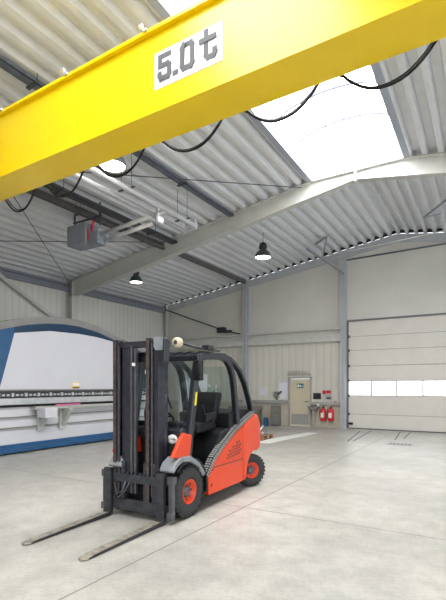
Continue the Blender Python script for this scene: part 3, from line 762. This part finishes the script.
# front fender on each side
for x0, x1 in ((-3.40, -3.19), (-4.22, -4.0)):
    bm = B()
    out = [(4.06, .64), (4.13, .73), (4.24, .785), (4.455, .775), (4.66, .66), (4.80, .50)]
    inn = [(4.76, .46), (4.64, .60), (4.455, .70), (4.28, .72), (4.17, .68), (4.09, .61)]
    prism(bm, out+inn, 'x', x0, x1); obj('fender', bm, 'greyplastic', fk, bevel=.015)
    bm = B(); ar = archpts(4.455, .33, .40, 135, -12, 14); sweep(bm, [((x0+x1)/2, a, b) for a, b in ar], x1-x0-.02, .035); obj('wheel_arch', bm, 'plastic', fk)
# front cowl
bm = B(); prism(bm, [(4.30, .45), (4.30, .80), (4.33, 1.10), (4.42, 1.13), (4.55, 1.02), (4.62, .5)], 'x', -4.22, -3.27); fc = obj('front_cowl', bm, 'frame', fk, bevel=.02)
for x0, x1 in ((-3.27, -3.22), (-4.20, -4.16)):
    bm = B(); prism(bm, [(4.10, .80), (4.20, .77), (4.47, .75), (4.52, 1.03), (4.34, 1.07), (4.28, 1.02)], 'x', x0, x1); obj('cowl_cheek', bm, 'orange', fk, bevel=.012)
bm = B(); prism(bm, [(-3.86, .8), (-3.95, .8), (-3.95, 1.06), (-3.88, 1.08)], 'y', 4.285, 4.30); obj('cowl_insert', bm, 'orange', fk)
t0 = (-3.362, .99)
bm = B(); lathe(bm, [(.001, 0), (1, 0), (1, .006), (.001, .006)], (0, 0, 0), 'y', 24, close=True)
for v in bm.verts: v.co = Vector((t0[0]+v.co.x*.074, 4.288+v.co.y, t0[1]+v.co.z*.058))
ov = obj('oval_badge', bm, 'white', fc)
def text(s, size, loc, rot, name, m, parent):
    cu = bpy.data.curves.new(name, 'FONT'); cu.body = s; cu.size = size; cu.extrude = .001; cu.align_x = 'CENTER'; cu.align_y = 'CENTER'; cu.offset = size*.01
    to = bpy.data.objects.new(name, cu); C.objects.link(to); bpy.context.view_layer.update()
    me = bpy.data.meshes.new_from_object(to); bpy.data.objects.remove(to)
    me.transform(Matrix.Translation(Vector(loc)-origin(parent)) @ rot); me.materials.append(M[m])
    o = bpy.data.objects.new(name, me); C.objects.link(o); o.parent = parent; return o
text('Linde', .046, (t0[0], 4.286, t0[1]), Matrix.Rotation(math.pi/2, 4, 'X'), 'badge_lettering', 'black', ov)
# dashboard, wheel, levers, seat
bm = B(); prism(bm, [(4.40, 1.02), (4.42, 1.20), (4.62, 1.16), (4.72, .98), (4.62, .5), (4.5, .5)], 'x', -4.12, -3.36); obj('dashboard', bm, 'plastic', fk, bevel=.03, seg=3)
bm = B(); tube(bm, [(-3.95, 4.6, .9), (-3.95, 4.86, 1.20)], .035, 10)
ring = [(-3.95+.16*math.cos(a), 4.88+.13*math.sin(a), 1.22-.10*math.sin(a)) for a in [2*math.pi*k/20 for k in range(21)]]
tube(bm, ring, .014, 8); tube(bm, [ring[0], ring[10]], .012, 6); obj('steering_wheel', bm, 'plastic', fk)
for k in range(3):
    bm = B(); tube(bm, [(-3.46-k*.07, 4.95, .95), (-3.46-k*.07, 4.93, 1.12)], [.01, .02], 8); obj('lever', bm, 'plastic', fk)
st = B(); prism(st, [(5.02, .98), (5.05, 1.10), (5.25, 1.13), (5.56, 1.10), (5.60, .98)], 'x', -4.0, -3.46); s_ = obj('seat', st, 'plastic', fk, bevel=.04, seg=3)
bm = B(); prism(bm, [(5.48, 1.08), (5.60, 1.05), (5.78, 1.50), (5.76, 1.56), (5.66, 1.56), (5.58, 1.42)], 'x', -3.98, -3.48); obj('backrest', bm, 'plastic', s_, bevel=.04, seg=3)
bm = B(); prism(bm, [(5.12, 1.13), (5.15, 1.24), (5.42, 1.27), (5.45, 1.20)], 'x', -3.47, -3.39); tube(bm, [(-3.43, 5.15, 1.24), (-3.43, 5.10, 1.38)], .02, 8); obj('armrest', bm, 'plastic', s_, bevel=.02)
# overhead guard: A pillars, roof bars, rear pillars, roof grille
for x, s in ((-3.27, 1), (-4.19, -1)):
    bm = B()
    sweep(bm, [(x, 4.48, .74), (x, 4.54, 1.10), (x, 4.63, 1.60), (x, 4.715, 1.98)], .08, .10)
    obj('front_pillar', bm, 'frame', fk, bevel=.015)
    bm = B()
    sweep(bm, [(x, 4.72, 2.02), (x, 4.92, 2.055), (x, 5.30, 2.075), (x, 5.48, 2.045), (x, 5.61, 1.95), (x, 5.69, 1.82), (x, 5.74, 1.65), (x, 5.80, 1.35), (x, 5.84, 1.05)], .085, .095)
    obj('door_frame', bm, 'frame', fk, bevel=.02, seg=3)
    bm = B(); sweep(bm, [(x, 5.38, 2.09), (x, 5.60, 2.05), (x, 5.76, 1.98), (x, 5.92, 1.89), (x, 6.10, 1.70), (x, 6.26, 1.44), (x, 6.37, 1.20)], .085, .06)
    obj('rear_pillar', bm, 'frame', fk, bevel=.012)
bm = B(); box(bm, -4.22, -3.24, 4.68, 4.76, 1.98, 2.06); obj('front_header', bm, 'frame', fk, bevel=.015)
bm = B(); box(bm, -4.20, -3.26, 5.42, 5.50, 2.06, 2.13); obj('rear_header', bm, 'frame', fk, bevel=.015)
for k in range(5):
    bm = B(); x = -4.08+k*.175
    sweep(bm, [(x, 4.72, 2.06), (x, 4.95, 2.12), (x, 5.28, 2.13), (x, 5.5, 2.09)], .03, .03); obj('roof_bar', bm, 'frame', fk)
bm = B(); box(bm, -4.15, -3.31, 4.76, 5.44, 2.085, 2.092); obj('roof_glass', bm, 'glass', fk)
bm = B(); prism(bm, [(4.56, 1.12), (4.565, 1.12), (4.735, 1.97), (4.73, 1.97)], 'x', -4.14, -3.32); obj('windscreen', bm, 'glass', fk)
bm = B(); bar(bm, (-3.66, 4.555, 1.14), (-3.80, 4.66, 1.66), .012, .02, up=(0, 1, 0)); bar(bm, (-3.60, 4.60, 1.35), (-3.80, 4.66, 1.70), .02, .015, up=(0, 1, 0)); obj('wiper', bm, 'black', fk)
bm = B(); prism(bm, [(5.90, 1.14), (5.905, 1.14), (5.73, 1.95), (5.725, 1.95)], 'x', -4.14, -3.32); obj('rear_window', bm, 'glass', fk)
bm = B(); box(bm, -4.15, -3.31, 5.88, 5.91, 1.11, 1.15); obj('window_rail', bm, 'frame', fk)
bm = B(); prism(bm, [(4.585, 1.40), (4.625, 1.40), (4.655, 1.57), (4.615, 1.57)], 'x', -3.231, -3.226); obj('yellow_sticker', bm, 'yel', fk)
# work lamp bracket on the front pillar, mirror
bm = B(); box(bm, -3.26, -3.16, 4.60, 4.70, 1.72, 1.98); tube(bm, [(-3.20, 4.62, 1.76), (-3.14, 4.56, 1.80), (-3.14, 4.56, 1.95)], .03, 8); obj('side_lamp', bm, 'plastic', fk, bevel=.01)
bm = B(); lathe(bm, [(.015, -.02), (.055, -.02), (.065, .01), (.060, .06), (.03, .09), (.01, .09)], (-3.31, 4.30, 2.19), 'y', 20); wl = obj('work_lamp', bm, 'cream', fk)
bm = B(); lathe(bm, [(.001, -.022), (.028, -.022), (.028, -.016), (.001, -.016)], (-3.31, 4.30, 2.19), 'y', 12, close=True); obj('lens', bm, 'hub', wl)
bm = B(); tube(bm, [(-3.30, 4.38, 2.19), (-3.26, 4.7, 2.15), (-3.27, 5.3, 2.15)], .016, 8); box(bm, -3.30, -3.20, 4.88, 5.02, 2.14, 2.20); obj('lamp_arm', bm, 'frame', wl)
# mast
def chan(bm, x, y0, y1, z0, z1, s, th=.022, d=.07, mi=0):
    box(bm, x-th/2, x+th/2, y0, y1, z0, z1, mi)
    for yy in (y0, y1-th): box(bm, min(x, x+s*d), max(x, x+s*d), yy, yy+th, z0, z1, mi)
bm = B(); chan(bm, -4.16, 4.15, 4.29, .05, 2.20, 1); chan(bm, -3.44, 4.15, 4.29, .05, 2.20, -1)
box(bm, -4.16, -3.44, 4.25, 4.29, 1.95, 2.08); box(bm, -4.16, -3.44, 4.23, 4.29, .15, .30); box(bm, -4.16, -3.44, 4.26, 4.29, 1.0, 1.08)
obj('outer_mast', bm, 'mast', fk, bevel=.004)
bm = B(); chan(bm, -4.13, 4.10, 4.21, .12, 2.24, 1, .03, .05); chan(bm, -3.58, 4.10, 4.21, .12, 2.24, -1, .03, .05)
obj('inner_mast', bm, 'mast', fk, bevel=.004)
bm = B(); box(bm, -4.13, -3.54, 4.11, 4.20, 2.13, 2.21); obj('mast_crosshead', bm, 'mast', fk, bevel=.008)
for x in (-4.165, -3.63):
    bm = B(); box(bm, x+.015, x+.065, 4.085, 4.10, .15, 2.22); box(bm, x+.05, x+.07, 4.078, 4.085, .15, 2.22); obj('slide_rail', bm, 'rust', fk)
for x in (-4.06, -3.525):
    bm = B(); z = .3
    while z < 2.15:
        box(bm, x-.016, x+.016, 4.09, 4.105, z, z+.022); box(bm, x-.009, x+.009, 4.085, 4.10, z+.022, z+.034); z += .034
    obj('lift_chain', bm, 'hub', fk)
bm = B(); box(bm, -4.03, -3.90, 4.12, 4.22, .3, 2.19); obj('mast_plate', bm, 'mast', fk, bevel=.01)
bm = B(); box(bm, -3.885, -3.85, 4.11, 4.14, .3, 2.16); box(bm, -3.835, -3.80, 4.12, 4.14, .3, 2.16); box(bm, -3.885, -3.80, 4.14, 4.16, .3, 2.16); obj('hose_channel', bm, 'hub', fk)
bm = B(); tube(bm, [(-3.47, 4.25, .1), (-3.47, 4.25, 1.55)], .05, 16); tube(bm, [(-3.47, 4.25, 1.55), (-3.47, 4.25, 2.14)], .03, 12); obj('lift_cylinder', bm, 'mast', fk)
bm = B(); box(bm, -3.50, -3.43, 4.10, 4.15, .6, 2.12); obj('mast_side_plate', bm, 'mast', fk, bevel=.005)
bm = B(); tube(bm, [(-3.70, 4.28, .5), (-3.68, 4.28, 1.1), (-3.74, 4.29, 1.40), (-3.66, 4.3, 1.72)], .024, 8); tube(bm, [(-3.76, 4.28, .5), (-3.75, 4.28, 1.0), (-3.79, 4.29, 1.30), (-3.74, 4.3, 1.55)], .018, 8); obj('hydraulic_hose', bm, 'plastic', fk)
bm = B(); box(bm, -3.84, -3.80, 4.09, 4.11, 1.90, 1.94); obj('sticker', bm, 'white', fk)
bm = B(); lathe(bm, [(.02, -.03), (.045, -.03), (.05, .0), (.03, .05)], (-3.72, 4.28, 1.83), 'y', 16); obj('mast_lamp', bm, 'white', fk)
bm = B(); prism(bm, [(-3.49, 2.25), (-3.49, 2.13), (-3.44, 2.06), (-3.44, 1.96), (-3.41, 1.89), (-3.36, 1.90), (-3.34, 1.96), (-3.34, 2.20), (-3.36, 2.235)], 'y', 4.09, 4.20); hg = obj('hose_guard', bm, 'frame', fk, bevel=.008)
bm = B(); prism(bm, [(-3.49, 2.25), (-3.49, 2.12), (-3.46, 2.08), (-3.36, 2.08), (-3.355, 2.24)], 'y', 4.075, 4.09); obj('cover_plate', bm, 'greyplastic', hg, bevel=.004)
# tilt cylinders
for x in (-3.50, -4.08):
    bm = B(); tube(bm, [(x, 4.28, .42), (x, 4.6, .45)], .04, 10); obj('tilt_cylinder', bm, 'mast', fk)
# carriage and forks
bm = B(); box(bm, -4.22, -3.30, 4.075, 4.12, .44, .545)
for k in range(13): box(bm, -4.18+k*.066, -4.18+k*.066+.032, 4.07, 4.12, .545, .57)
obj('carriage_bar', bm, 'carriage', fk, bevel=.004)
bm = B(); box(bm, -4.22, -3.30, 4.07, 4.12, .09, .225); obj('carriage_bar', bm, 'carriage', fk, bevel=.004)
for x in (-4.02, -3.66, -3.53):
    bm = B(); box(bm, x, x+.06, 4.09, 4.14, .1, .70); obj('carriage_plate', bm, 'carriage', fk, bevel=.004)
bm = B(); tube(bm, [(-4.12, 4.08, .42), (-4.04, 4.04, .29), (-3.95, 4.04, .33), (-3.93, 4.08, .45)], .012, 6); tube(bm, [(-4.12, 4.08, .30), (-4.02, 4.04, .25), (-3.92, 4.06, .34), (-3.86, 4.08, .45)], .01, 6); obj('hydraulic_hose', bm, 'hub', fk)
for x0 in (-4.245, -3.415):
    bm = B(); x1 = x0+.115
    prism(bm, [(4.075, .61), (4.03, .61), (4.03, .10), (4.0, .052), (3.90, .050), (2.95, .028), (2.86, .018), (2.86, .006), (3.2, .006), (4.03, .006), (4.06, .02), (4.075, .08)], 'x', x0, x1)
    f = obj('fork', bm, 'fork', fk, bevel=.004)
    bm = B(); lathe(bm, [(.001, .006), (.0575, .006), (.0575, .017), (.001, .018)], (x0+.0575, 2.86, 0), 'z', 20, close=True); obj('fork_tip', bm, 'forktop', f)
    bm = B(); prism(bm, [(2.86, .0185), (2.95, .0285), (3.90, .0505), (3.98, .052), (3.98, .0535), (3.90, .052), (2.95, .030), (2.86, .020)], 'x', x0+.006, x1-.006); obj('fork_top_face', bm, 'forktop', f)
    bm = B(); box(bm, x0+.002, x1-.002, 4.02, 4.031, .10, .605); obj('fork_shank_face', bm, 'carriage', f)
for x0 in (-3.28, -4.33):
    bm = B(); box(bm, x0+.015, x0+.075, 4.07, 4.13, .10, .53); box(bm, x0, x0+.09, 4.06, 4.14, .48, .57); box(bm, x0, x0+.08, 4.05, 4.12, .06, .15); obj('side_shift_bracket', bm, 'hub', fk, bevel=.008)
